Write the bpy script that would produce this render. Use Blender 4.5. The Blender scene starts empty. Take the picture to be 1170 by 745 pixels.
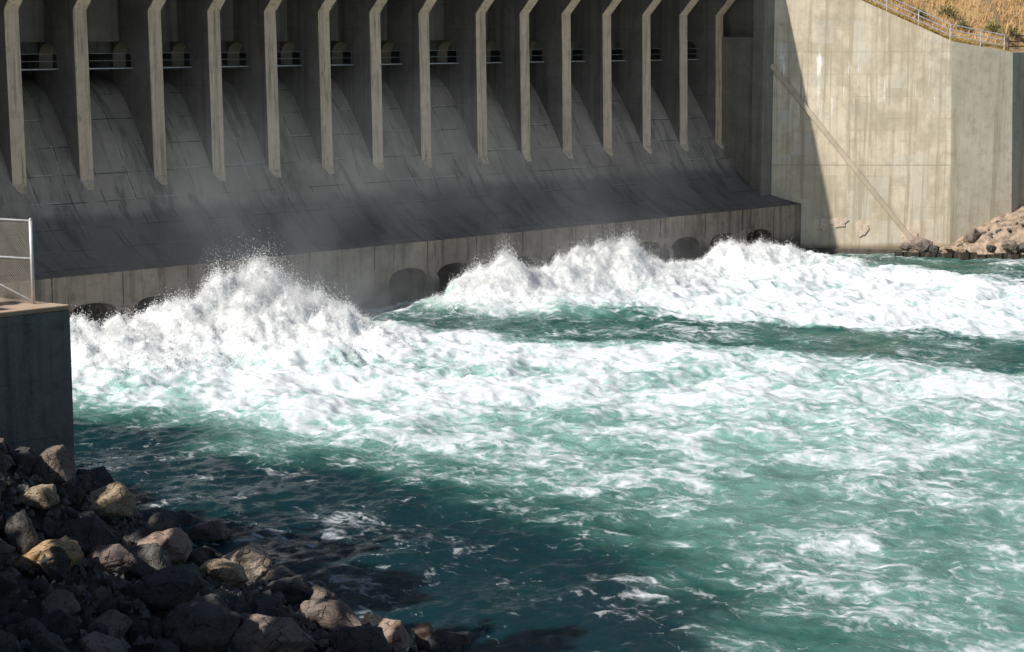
import bpy, bmesh, math, random
import numpy as np
from mathutils import Vector, Matrix

# ------------------------------------------------------------------ camera, sky, sun, exposure
scene = bpy.context.scene
COL = scene.collection
CAM = Vector((-46.98, -83.206, 14.517))
YAW, PITCH = 0.76524, 0.15162
cd = bpy.data.cameras.new('camera')
cd.sensor_width = 36.0
cd.lens = 2200.0 / 1170.0 * 36.0
cd.clip_start, cd.clip_end = 0.5, 3000.0
cam = bpy.data.objects.new('camera', cd)
cam.location = CAM
cam.rotation_euler = (math.pi / 2 - PITCH, 0, -YAW)
COL.objects.link(cam)
scene.camera = cam

TO_SUN = Vector((-0.759, 0.105, 0.644)).normalized()
world = bpy.data.worlds.new('World')
scene.world = world
world.use_nodes = True
wt = world.node_tree
wt.nodes.clear()
sky = wt.nodes.new('ShaderNodeTexSky')
sky.sky_type = 'NISHITA'
sky.sun_disc = False
sky.sun_elevation = math.asin(TO_SUN.z)
sky.sun_rotation = math.atan2(TO_SUN.x, TO_SUN.y)
sky.air_density = 1.0
sky.dust_density = 1.0
bg = wt.nodes.new('ShaderNodeBackground')
bg.inputs['Strength'].default_value = 0.058
wo = wt.nodes.new('ShaderNodeOutputWorld')
wt.links.new(sky.outputs[0], bg.inputs[0])
wt.links.new(bg.outputs[0], wo.inputs[0])

sd = bpy.data.lights.new('sun', 'SUN')
sd.energy = 5.0
sd.angle = math.radians(0.55)
sd.color = (1.0, 0.94, 0.85)
sun = bpy.data.objects.new('sun', sd)
sun.rotation_euler = TO_SUN.to_track_quat('Z', 'Y').to_euler()
sun.location = (-60, 0, 60)
COL.objects.link(sun)

scene.view_settings.view_transform = 'Standard'
scene.view_settings.look = 'None'
scene.view_settings.gamma = 1.0
scene.view_settings.use_curve_mapping = False
scene.view_settings.exposure = 0.45

rng = np.random.default_rng(7)
random.seed(7)

# frame of the right wing wall: u along the wall, d behind it
O_W = Vector((56.39, -6.93, 0))
RV = Vector((math.cos(YAW), -math.sin(YAW), 0))
FV = Vector((math.sin(YAW), math.cos(YAW), 0))
def wp(u, d, z):
    return O_W + RV * u + FV * d + Vector((0, 0, z))

# ------------------------------------------------------------------ noise in numpy
def _hash(ix, iy, seed):
    h = (ix.astype(np.int64) * 374761393 + iy.astype(np.int64) * 668265263 + seed * 974634777) & 0xffffffff
    h = ((h ^ (h >> 13)) * 1274126177) & 0xffffffff
    h = h ^ (h >> 16)
    return h
def pnoise(x, y, seed=0):
    ix, iy = np.floor(x), np.floor(y)
    fx, fy = x - ix, y - iy
    u, v = fx * fx * fx * (fx * (fx * 6 - 15) + 10), fy * fy * fy * (fy * (fy * 6 - 15) + 10)
    def g(dx, dy):
        a = _hash(ix + dx, iy + dy, seed) / 4294967296.0 * 2 * np.pi
        return np.cos(a) * (fx - dx) + np.sin(a) * (fy - dy)
    n0 = g(0, 0) * (1 - u) + g(1, 0) * u
    n1 = g(0, 1) * (1 - u) + g(1, 1) * u
    return (n0 * (1 - v) + n1 * v) * 1.45
def fbm(x, y, seed=0, octv=4, gain=0.5):
    s, a = 0.0, 1.0
    for o in range(octv):
        s = s + a * pnoise(x * 2 ** o + 13.7 * o, y * 2 ** o - 7.1 * o, seed + o)
        a *= gain
    return s
def sstep(a, b, x):
    t = np.clip((x - a) / (b - a), 0, 1)
    return t * t * (3 - 2 * t)

# ------------------------------------------------------------------ object helpers
def tag(o, label=None, cat=None, group=None, kind=None):
    if label: o['label'] = label
    if cat: o['category'] = cat
    if group: o['group'] = group
    if kind: o['kind'] = kind
    return o
def empty(name, loc, label, cat, group=None):
    o = bpy.data.objects.new(name, None)
    o.empty_display_size = 0.5
    o.location = loc
    COL.objects.link(o)
    return tag(o, label, cat, group)
class MB:
    def __init__(s):
        s.v, s.f, s.m = [], [], []
    def add(s, verts, faces, mi=0):
        b = len(s.v)
        s.v += [tuple(v) for v in verts]
        s.f += [tuple(b + i for i in f) for f in faces]
        s.m += [mi] * len(faces)
    def box(s, a, b, mi=0):
        (x0, y0, z0), (x1, y1, z1) = a, b
        s.add([(x0,y0,z0),(x1,y0,z0),(x1,y1,z0),(x0,y1,z0),(x0,y0,z1),(x1,y0,z1),(x1,y1,z1),(x0,y1,z1)],
              [(0,3,2,1),(4,5,6,7),(0,1,5,4),(1,2,6,5),(2,3,7,6),(3,0,4,7)], mi)
    def prism(s, poly, fn, t0, t1, mi=0, skip=()):
        # poly: 2-D outline; fn(p, t) -> 3-D
        n = len(poly)
        s.add([fn(p, t0) for p in poly] + [fn(p, t1) for p in poly],
              [tuple(range(n)), tuple(range(2 * n - 1, n - 1, -1))] +
              [(i, i + n, (i + 1) % n + n, (i + 1) % n) for i in range(n) if i not in skip], mi)
    def tube(s, a, b, r, n=8, r2=None, mi=0):
        a, b = Vector(a), Vector(b)
        d = (b - a).normalized()
        u = d.orthogonal().normalized()
        w = d.cross(u)
        r2 = r if r2 is None else r2
        vs = []
        for p, rr in ((a, r), (b, r2)):
            for i in range(n):
                t = 2 * math.pi * i / n
                vs.append(p + (u * math.cos(t) + w * math.sin(t)) * rr)
        s.add(vs, [(i, (i + 1) % n, (i + 1) % n + n, i + n) for i in range(n)] +
              [tuple(range(n - 1, -1, -1)), tuple(range(n, 2 * n))], mi)
    def build(s, name, mats, parent=None, smooth=False, bevel=0, recalc=True):
        me = bpy.data.meshes.new(name)
        off = Vector((0, 0, 0))
        if parent is not None:
            p = parent
            while p is not None:
                off = off + p.location
                p = p.parent
        me.from_pydata([tuple(Vector(v) - off) for v in s.v], [], s.f)
        for m in (mats if isinstance(mats, (list, tuple)) else [mats]):
            me.materials.append(m)
        me.polygons.foreach_set('material_index', s.m)
        if recalc:
            bm = bmesh.new(); bm.from_mesh(me)
            bmesh.ops.recalc_face_normals(bm, faces=bm.faces)
            bm.to_mesh(me); bm.free()
        if smooth:
            me.polygons.foreach_set('use_smooth', [True] * len(me.polygons))
        me.update()
        o = bpy.data.objects.new(name, me)
        COL.objects.link(o)
        if parent is not None: o.parent = parent
        if bevel:
            b = o.modifiers.new('bevel', 'BEVEL'); b.width = bevel; b.segments = 2
            b.limit_method = 'ANGLE'; b.angle_limit = math.radians(40)
        return o
def np_mesh(name, co, faces, mat, smooth=True):
    # co (n,3), faces (m,3|4) arrays
    me = bpy.data.meshes.new(name)
    k = faces.shape[1]
    me.vertices.add(len(co)); me.vertices.foreach_set('co', np.ascontiguousarray(co, dtype=np.float32).ravel())
    me.loops.add(faces.size); me.loops.foreach_set('vertex_index', np.ascontiguousarray(faces, dtype=np.int32).ravel())
    me.polygons.add(len(faces))
    me.polygons.foreach_set('loop_start', np.arange(0, faces.size, k, dtype=np.int32))
    me.polygons.foreach_set('use_smooth', np.full(len(faces), smooth))
    me.update(calc_edges=True)
    me.materials.append(mat)
    o = bpy.data.objects.new(name, me)
    COL.objects.link(o)
    return o

# ------------------------------------------------------------------ material helpers
class NT:
    def __init__(s, name):
        s.mat = bpy.data.materials.new(name); s.mat.use_nodes = True
        s.t = s.mat.node_tree; s.t.nodes.clear()
        s.out = s.t.nodes.new('ShaderNodeOutputMaterial')
    def n(s, typ, **kw):
        nd = s.t.nodes.new(typ)
        for k, v in kw.items():
            if k.startswith('i_'):
                key = k[2:].replace('_', ' ')
                s.set(nd.inputs[key], v)
            elif k.startswith('n_'):
                s.set(nd.inputs[int(k[2:])], v)
            else: setattr(nd, k, v)
        return nd
    def set(s, sock, v):
        if isinstance(v, bpy.types.NodeSocket): s.t.links.new(v, sock)
        elif isinstance(v, (tuple, list)) and len(v) == 3 and sock.type == 'RGBA': sock.default_value = (*v, 1)
        else: sock.default_value = v
    def math(s, op, a, b=0.0, c=None, clamp=False):
        nd = s.n('ShaderNodeMath', operation=op, n_0=a, n_1=b); nd.use_clamp = clamp
        if c is not None: s.set(nd.inputs[2], c)
        return nd.outputs[0]
    def mix(s, f, a, b, blend='MIX'):
        nd = s.n('ShaderNodeMix', data_type='RGBA', blend_type=blend)
        s.set(nd.inputs[0], f); s.set(nd.inputs[6], a); s.set(nd.inputs[7], b)
        return nd.outputs[2]
    def ramp(s, v, a, b):
        nd = s.n('ShaderNodeMapRange', n_0=v, n_1=a, n_2=b); nd.interpolation_type = 'SMOOTHSTEP'
        return nd.outputs[0]
    def pos(s, scale=(1, 1, 1), off=(0, 0, 0), rot=(0, 0, 0), src=None):
        if src is None: src = s.n('ShaderNodeNewGeometry').outputs['Position']
        m = s.n('ShaderNodeMapping')
        s.t.links.new(src, m.inputs[0])
        m.inputs['Location'].default_value = off
        m.inputs['Rotation'].default_value = rot
        m.inputs['Scale'].default_value = scale
        return m.outputs[0]
    def noise(s, vec, scale, detail=4, rough=0.55, dist=0.0):
        nd = s.n('ShaderNodeTexNoise', i_Vector=vec, i_Scale=scale, i_Detail=detail, i_Roughness=rough, i_Distortion=dist)
        return nd.outputs[0]
    def bump(s, h, strength, dist, normal=None):
        nd = s.n('ShaderNodeBump', i_Height=h, i_Strength=strength, i_Distance=dist)
        if normal is not None: s.set(nd.inputs['Normal'], normal)
        return nd.outputs[0]
    def finish(s, color, rough=0.9, normal=None, **kw):
        b = s.n('ShaderNodeBsdfPrincipled')
        s.set(b.inputs['Base Color'], color); s.set(b.inputs['Roughness'], rough)
        if normal is not None: s.set(b.inputs['Normal'], normal)
        for k, v in kw.items(): s.set(b.inputs[k.replace('_', ' ')], v)
        s.t.links.new(b.outputs[0], s.out.inputs[0])
        return s.mat

def concrete(name, light, dark, stain=(0.06, 0.055, 0.045), streak=0.6, blotch=0.6, lift=True, extra=None, bump=0.25):
    m = NT(name)
    p = m.pos()
    big = m.noise(p, 0.35, 5, 0.6)
    mid = m.noise(p, 1.7, 5, 0.65)
    fine = m.noise(p, 14, 4, 0.7)
    st = m.noise(m.pos((1.6, 1.6, 0.07)), 1.0, 5, 0.65)
    st2 = m.noise(m.pos((5.5, 5.5, 0.18), (3, 1, 0)), 1.0, 4, 0.6)
    c = m.mix(m.ramp(big, 0.3, 0.7), light, dark)
    c = m.mix(m.math('MULTIPLY', m.ramp(mid, 0.45, 0.75), blotch * 0.7), c, stain)
    c = m.mix(m.math('MULTIPLY', m.ramp(st, 0.48, 0.72), streak), c, stain)
    c = m.mix(m.math('MULTIPLY', m.ramp(st2, 0.55, 0.8), streak * 0.7), c, stain)
    c = m.mix(m.ramp(fine, 0.2, 0.9), c, tuple(min(1, x * 1.25) for x in light), 'MIX') if False else m.mix(m.math('MULTIPLY', m.ramp(fine, 0.35, 0.75), 0.35), c, light)
    h = m.math('ADD', m.math('MULTIPLY', fine, 0.5), mid)
    if lift:
        # horizontal casting lifts: thin joints
        z = m.n('ShaderNodeSeparateXYZ', i_Vector=p).outputs[2]
        zz = m.math('FRACT', m.math('DIVIDE', m.math('ADD', z, 0.55), 1.45))
        ln = m.math('SUBTRACT', 1.0, m.ramp(m.math('ABSOLUTE', m.math('SUBTRACT', zz, 0.5)), 0.0, 0.022))
        ln = m.math('MULTIPLY', ln, m.ramp(m.noise(p, 0.9, 3), 0.4, 0.6))
        c = m.mix(m.math('MULTIPLY', ln, 0.45), c, stain)
        h = m.math('SUBTRACT', h, m.math('MULTIPLY', ln, 0.6))
    if extra: c = extra(m, p, c)
    return m.finish(c, 0.92, m.bump(h, bump, 0.08))

def simple(name, color, rough=0.6, metal=0.0, var=0.25, scale=6, dark=None):
    m = NT(name)
    nz = m.noise(m.pos(), scale, 5, 0.6)
    d = dark or tuple(c * (1 - var * 1.6) for c in color)
    c = m.mix(m.ramp(nz, 0.3, 0.7), color, d)
    return m.finish(c, rough, m.bump(nz, 0.2, 0.02), Metallic=metal)

# ------------------------------------------------------------------ materials
def wall_marks(m, p, c):
    # white lime runs high on the wall, rusty drips and large repair patches
    z = m.n('ShaderNodeSeparateXYZ', i_Vector=p).outputs[2]
    run = m.noise(m.pos((2.3, 2.3, 0.22), (1.3, 0, 0)), 1.0, 5, 0.7, 0.4)
    hi = m.math('MULTIPLY', m.ramp(z, 8.2, 10.5), m.math('SUBTRACT', 1.0, m.ramp(z, 12.9, 14.2)))
    c = m.mix(m.math('MULTIPLY', m.ramp(run, 0.575, 0.63), hi), c, (0.78, 0.77, 0.74))
    pu = m.n('ShaderNodeVectorMath', operation='DOT_PRODUCT'); m.t.links.new(p, pu.inputs[0]); pu.inputs[1].default_value = (RV.x, RV.y, 0)
    jit = m.math('MULTIPLY', m.noise(p, 5.0, 3), 0.10)
    cells = []
    for su, sz, o in ((2.1, 2.9, 0.3), (1.3, 1.45, 0.8)):
        cu = m.math('FLOOR', m.math('DIVIDE', m.math('ADD', m.math('ADD', pu.outputs['Value'], jit), o), su))
        cz = m.math('FLOOR', m.math('DIVIDE', m.math('ADD', m.math('ADD', z, jit), 0.5 + o * .2), sz))
        cv = m.n('ShaderNodeCombineXYZ', n_0=cu, n_1=cz, n_2=o)
        wn = m.n('ShaderNodeTexWhiteNoise', noise_dimensions='3D'); m.t.links.new(cv.outputs[0], wn.inputs['Vector'])
        cells.append(wn.outputs[0])
    wash = m.ramp(m.noise(p, 0.8, 3), 0.35, 0.6)
    c = m.mix(m.math('MULTIPLY', m.math('MULTIPLY', m.ramp(cells[0], 0.55, 0.57), wash), 0.55), c, (0.37, 0.32, 0.235))
    c = m.mix(m.math('MULTIPLY', m.math('MULTIPLY', m.ramp(cells[1], 0.72, 0.74), wash), 0.6), c, (0.56, 0.52, 0.45))
    for zj, wj, kj in ((5.86, 0.045, 0.75), (13.22, 0.03, 0.5)):
        jl = m.math('SUBTRACT', 1.0, m.ramp(m.math('ABSOLUTE', m.math('SUBTRACT', z, zj)), 0.0, wj))
        c = m.mix(m.math('MULTIPLY', jl, kj), c, (0.15, 0.12, 0.08))
    drip = m.noise(m.pos((2.6, 2.6, 0.09), (7, 1, 0)), 1.0, 5, 0.7)
    c = m.mix(m.math('MULTIPLY', m.ramp(drip, 0.5, 0.64), 0.7), c, (0.33, 0.275, 0.19))
    low = m.math('MULTIPLY', m.math('SUBTRACT', 1.0, m.ramp(z, 0.35, 0.8)), 0.75)
    bl = m.noise(m.pos((.55, .55, .4), (3, 2, 7)), 1.0, 6, .7, .5)
    c = m.mix(m.math('MULTIPLY', m.ramp(bl, 0.5, 0.68), 0.55), c, (0.34, 0.295, 0.22))
    c = m.mix(low, c, (0.13, 0.085, 0.045))
    return c
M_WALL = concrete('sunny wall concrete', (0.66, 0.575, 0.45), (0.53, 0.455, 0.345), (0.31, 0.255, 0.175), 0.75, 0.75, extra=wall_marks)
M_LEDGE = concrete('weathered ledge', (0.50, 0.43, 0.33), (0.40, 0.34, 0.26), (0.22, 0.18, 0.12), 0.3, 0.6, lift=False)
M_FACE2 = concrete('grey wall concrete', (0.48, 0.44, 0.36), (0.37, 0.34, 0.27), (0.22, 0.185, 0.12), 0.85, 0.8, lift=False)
M_ARCH_LIT = concrete('lit arch tone', (0.42, 0.33, 0.24), (0.32, 0.25, 0.18), (0.2, 0.15, 0.11), 0.3, 0.4, lift=False)  # paler brown for the arch soffits, the light on them put into the colour
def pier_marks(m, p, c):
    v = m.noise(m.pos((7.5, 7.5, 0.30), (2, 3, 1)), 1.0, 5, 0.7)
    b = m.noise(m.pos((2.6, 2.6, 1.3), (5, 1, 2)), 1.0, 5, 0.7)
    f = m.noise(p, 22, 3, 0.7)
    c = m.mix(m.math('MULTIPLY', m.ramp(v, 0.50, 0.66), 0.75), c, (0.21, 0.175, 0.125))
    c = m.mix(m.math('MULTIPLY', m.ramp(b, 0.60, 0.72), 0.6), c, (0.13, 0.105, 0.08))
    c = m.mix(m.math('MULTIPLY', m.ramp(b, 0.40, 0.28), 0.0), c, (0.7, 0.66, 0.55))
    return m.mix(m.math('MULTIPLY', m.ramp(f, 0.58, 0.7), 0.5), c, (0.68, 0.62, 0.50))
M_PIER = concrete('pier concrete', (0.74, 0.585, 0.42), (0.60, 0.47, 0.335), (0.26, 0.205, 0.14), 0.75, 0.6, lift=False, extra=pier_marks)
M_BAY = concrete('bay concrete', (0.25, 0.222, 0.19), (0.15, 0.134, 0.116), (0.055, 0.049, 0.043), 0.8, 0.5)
def sill_marks(m, p, c):
    z = m.n('ShaderNodeSeparateXYZ', i_Vector=p).outputs[2]
    v = m.noise(m.pos((1.7, 1.7, 0.25), (4, 1, 2)), 1.0, 5, 0.7)
    w = m.noise(m.pos((6.0, 6.0, 0.35), (1, 7, 5)), 1.0, 4, 0.7)
    c = m.mix(m.math('MULTIPLY', m.ramp(v, 0.52, 0.68), 0.6), c, (0.075, 0.063, 0.05))
    c = m.mix(m.math('MULTIPLY', m.ramp(w, 0.64, 0.74), m.math('MULTIPLY', m.ramp(z, 0.9, 2.4), 0.6)), c, (0.46, 0.43, 0.37))
    wet = m.math('SUBTRACT', 1.0, m.ramp(m.math('ADD', z, m.math('MULTIPLY', v, 1.2)), 1.3, 2.2))
    return m.mix(m.math('MULTIPLY', wet, 0.75), c, (0.05, 0.045, 0.038))
M_SILL = concrete('sill concrete', (0.35, 0.285, 0.22), (0.225, 0.185, 0.145), (0.065, 0.057, 0.047), 0.95, 0.8, lift=False, extra=sill_marks)
M_END = concrete('end wall concrete', (0.25, 0.225, 0.185), (0.17, 0.155, 0.13), (0.075, 0.068, 0.057), 0.75, 0.6)
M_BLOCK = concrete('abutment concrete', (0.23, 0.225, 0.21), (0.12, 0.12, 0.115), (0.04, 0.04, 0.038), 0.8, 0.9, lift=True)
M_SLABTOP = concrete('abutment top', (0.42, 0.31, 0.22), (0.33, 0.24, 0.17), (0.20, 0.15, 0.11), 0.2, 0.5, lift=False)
M_DARK = simple('painted steel dark', (0.035, 0.037, 0.04), 0.6)
M_GALV = simple('galvanised steel', (0.62, 0.63, 0.64), 0.45, 0.3, 0.15)
M_WIRE = simple('weathered fence wire', (0.33, 0.30, 0.25), 0.6, 0.2, 0.15)
M_RAIL = simple('grey rail paint', (0.55, 0.55, 0.56), 0.5, 0.2)
M_RUST = simple('rusty sheet steel', (0.06, 0.045, 0.035), 0.8, 0.2, 0.5, 3, (0.02, 0.017, 0.015))
M_TIMBER = simple('wet timber', (0.13, 0.085, 0.05), 0.75, 0, 0.5, 4, (0.03, 0.022, 0.016))

def chute_mat():
    m = NT('chute concrete')
    uv = m.n('ShaderNodeUVMap').outputs[0]
    p = m.pos()
    sep = m.n('ShaderNodeSeparateXYZ', i_Vector=uv)
    U, V = sep.outputs[0], sep.outputs[1]
    fl = m.noise(m.pos((0.9, 0.22, 1), src=uv), 1.0, 6, 0.68, 0.6)       # stains along the flow
    fl2 = m.noise(m.pos((2.2, 0.4, 1), (5, 2, 0), src=uv), 1.0, 4, 0.6)
    big = m.noise(p, 0.25, 4, 0.6)
    fine = m.noise(p, 9, 5, 0.7)
    c = m.mix(m.ramp(big, 0.35, 0.65), (0.44, 0.365, 0.29), (0.28, 0.235, 0.19))
    c = m.mix(m.math('MULTIPLY', m.ramp(fl, 0.48, 0.66), 0.7), c, (0.07, 0.063, 0.055))
    c = m.mix(m.math('MULTIPLY', m.ramp(fl2, 0.5, 0.7), 0.45), c, (0.40, 0.35, 0.29))
    c = m.mix(m.math('MULTIPLY', m.ramp(fine, 0.4, 0.8), 0.35), c, (0.24, 0.205, 0.165))
    # casting joints across and along, broken, some with pale lime
    def line(x, step, off, w):
        fr = m.math('FRACT', m.math('DIVIDE', m.math('ADD', x, off), step))
        return m.math('SUBTRACT', 1.0, m.ramp(m.math('ABSOLUTE', m.math('SUBTRACT', fr, 0.5)), 0.0, w))
    lv, lu = line(V, 1.55, 0.4, 0.035), line(U, 1.83, 0.3, 0.028)
    br = m.ramp(m.noise(m.pos((0.5, 0.9, 1), src=uv), 1.0, 3), 0.42, 0.6)
    c = m.mix(m.math('MULTIPLY', m.math('MULTIPLY', m.math('MAXIMUM', lv, lu), br), 0.95), c, (0.03, 0.028, 0.025))
    wh = m.ramp(m.noise(m.pos((0.35, 0.6, 1), (9, 4, 0), src=uv), 1.0, 4, 0.7), 0.52, 0.62)
    lv2, lu2 = line(V, 1.55, 0.47, 0.022), line(U, 1.83, 0.38, 0.022)
    c = m.mix(m.math('MULTIPLY', m.math('MULTIPLY', m.math('MAXIMUM', lv2, lu2), wh), 0.9), c, (0.62, 0.60, 0.56))
    # wet dark lip
    lip = m.ramp(m.math('ADD', V, m.math('MULTIPLY', m.noise(m.pos((0.8, 0.8, 0.8)), 1.0, 3), 1.2)), 13.6, 14.6)
    c = m.mix(m.math('MULTIPLY', lip, 0.6), c, (0.045, 0.045, 0.048))
    h = m.math('ADD', m.math('MULTIPLY', fine, 0.6), m.math('MULTIPLY', fl2, 0.6))
    return m.finish(c, 0.8, m.bump(h, 0.3, 0.06))
M_CHUTE = chute_mat()

def water_mat():
    m = NT('white water')
    foam = m.n('ShaderNodeAttribute', attribute_name='foam').outputs['Fac']
    aer = m.n('ShaderNodeAttribute', attribute_name='aerated').outputs['Fac']
    plume = m.n('ShaderNodeAttribute', attribute_name='plume').outputs['Fac']
    p = m.pos((1, 1, 0.6))
    warp = m.n('ShaderNodeTexNoise', i_Vector=p, i_Scale=0.55, i_Detail=3.0)
    wv = m.n('ShaderNodeVectorMath', operation='MULTIPLY_ADD')
    m.t.links.new(warp.outputs['Color'], wv.inputs[0]); wv.inputs[1].default_value = (1.7, 1.7, 1.0); m.t.links.new(p, wv.inputs[2])
    pw = wv.outputs[0]
    n1 = m.noise(m.pos((1.0, 0.62, 1), src=pw, rot=(0, 0, 0.35)), 0.55, 6, 0.66)
    n2 = m.noise(m.pos((1.0, 0.7, 1), (4, 8, 1), (0, 0, -0.3), src=pw), 2.3, 6, 0.7)
    # lacy edges: ridged noise
    rd = m.math('SUBTRACT', 1.0, m.math('MULTIPLY', m.math('ABSOLUTE', m.math('SUBTRACT', m.noise(m.pos((1, .8, 1), (2, 3, 4), src=pw), 1.1, 5, 0.62), 0.5)), 7.0))
    rd = m.math('MAXIMUM', rd, 0.0)
    n0 = m.noise(p, 0.16, 3, 0.5)
    s = m.math('ADD', m.math('MULTIPLY', m.math('SUBTRACT', n1, 0.5), 1.7), m.math('MULTIPLY', m.math('SUBTRACT', n2, 0.5), 0.7))
    s = m.math('ADD', s, m.math('MULTIPLY', m.math('SUBTRACT', n0, 0.5), 1.25))
    s = m.math('ADD', s, m.math('MULTIPLY', m.math('SUBTRACT', rd, 0.25), 0.34))
    fk = m.noise(m.pos((1, .75, 1), (3, 7, 0), src=pw), 11.0, 3, 0.6)
    s = m.math('ADD', s, m.math('MULTIPLY', m.ramp(fk, 0.60, 0.74), m.math('MULTIPLY', m.ramp(n2, .42, .6), 0.45)))
    for sc_, of_, w_, k_ in ((0.55, 1.0, 0.10, 0.22), (1.5, 5.0, 0.12, 0.20)):
        vo = m.n('ShaderNodeTexVoronoi', feature='DISTANCE_TO_EDGE', i_Vector=m.pos((1, .7, 1), (of_, of_, 0), (0, 0, .4), src=pw), i_Scale=sc_)
        lace = m.math('SUBTRACT', 1.0, m.ramp(vo.outputs['Distance'], 0.0, w_))
        s = m.math('ADD', s, m.math('MULTIPLY', m.math('MULTIPLY', lace, m.ramp(n2, 0.35, 0.6)), k_))
    d = m.math('ADD', foam, s)
    white = m.ramp(d, 0.46, 1.20)
    milky = m.math('MULTIPLY', m.ramp(m.math('ADD', aer, m.math('MULTIPLY', m.math('SUBTRACT', n1, 0.5), 0.9)), 0.15, 1.0), 1.0)
    la = m.math('ADD', aer, m.math('MULTIPLY', m.math('SUBTRACT', m.noise(p, 0.22, 4, .6), 0.5), 0.5))
    deep = m.mix(m.ramp(la, 0.0, 0.55), (0.004, 0.023, 0.031), (0.010, 0.078, 0.062))
    c = m.mix(milky, deep, (0.215, 0.385, 0.355))
    c = m.mix(white, c, m.mix(plume, (0.57, 0.61, 0.64), (0.76, 0.78, 0.795)))
    fine = m.noise(pw, 7.0, 6, 0.75)
    fine2 = m.noise(m.pos((1, 0.6, 1), rot=(0, 0, 0.5)), 2.6, 5, 0.7)
    h = m.math('ADD', m.math('MULTIPLY', fine, 0.45), fine2)
    nb = m.bump(h, m.math('SUBTRACT', m.math('SUBTRACT', 0.8, m.math('MULTIPLY', plume, 0.5)), m.math('MULTIPLY', milky, 0.25)), 0.10)
    rough = m.math('ADD', m.math('MULTIPLY', white, 0.6), m.math('ADD', 0.14, m.math('MULTIPLY', m.ramp(la, 0.05, 0.4), 0.12)))
    return m.finish(c, rough, nb, IOR=1.33, Specular_IOR_Level=0.33, Subsurface_Weight=m.math('MULTIPLY', m.math('MAXIMUM', plume, m.math('MULTIPLY', white, 0.6)), 0.85), Subsurface_Radius=(1.0, 1.0, 1.0), Subsurface_Scale=0.45)
M_WATER = water_mat()
def spray_mat():
    m = NT('spray drops')
    a = m.n('ShaderNodeBsdfDiffuse', i_Color=(0.93, 0.94, 0.95, 1)); b = m.n('ShaderNodeBsdfTranslucent', i_Color=(0.93, 0.94, 0.95, 1))
    mx = m.n('ShaderNodeMixShader', n_0=0.5); m.t.links.new(a.outputs[0], mx.inputs[1]); m.t.links.new(b.outputs[0], mx.inputs[2])
    m.t.links.new(mx.outputs[0], m.out.inputs[0])
    return m.mat
M_SPRAY = spray_mat()

# ------------------------------------------------------------------ dam
PX = [0, 3.71, 8.0, 11.6, 15.2, 18.8, 22.4, 26.0, 30.4, 33.95, 37.5, 41.1, 44.75, 48.3, 51.9]
PX_ALL = [-10.8, -7.2, -3.6] + PX
X0 = -24.0
ZB, ZW = 15.57, 12.72
dam = empty('spillway_dam', (26, 0, 0), 'grey concrete spillway dam with a row of piers above a curved chute', 'dam')

prof = [(9.0, 12.3), (5.6, 12.25), (4.6, 12.2), (3.9, 12.08), (3.3, 11.85), (2.9, 11.6), (2.5, 11.22), (2.1, 10.76), (1.7, 10.2), (1.2, 9.5), (.65, 8.66), (.2, 7.9),
        (-.2, 7.2), (-.65, 6.5), (-1.15, 5.85), (-1.7, 5.27), (-2.3, 4.76), (-2.95, 4.32), (-3.65, 3.93), (-4.4, 3.58), (-5.106, 3.31)]
def chute_obj():
    arc = [0.0]
    for a, b in zip(prof, prof[1:]): arc.append(arc[-1] + math.dist(a, b))
    xs = [X0] + [x for x in np.arange(-20, 54.5, 2.0)] + [54.6]
    vs = [(x - 26, y, z) for x in xs for (y, z) in prof]
    n = len(prof)
    fs = [(i * n + j, i * n + j + 1, (i + 1) * n + j + 1, (i + 1) * n + j) for i in range(len(xs) - 1) for j in range(n - 1)]
    me = bpy.data.meshes.new('chute'); me.from_pydata(vs, [], fs)
    uvl = me.uv_layers.new(name='UVMap')
    for poly in me.polygons:
        poly.use_smooth = True
        for li in poly.loop_indices:
            vi = me.loops[li].vertex_index
            uvl.data[li].uv = (xs[vi // n], arc[vi % n])
    me.materials.append(M_CHUTE)
    o = bpy.data.objects.new('chute', me); COL.objects.link(o); o.parent = dam
    return o
chute_obj()

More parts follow.
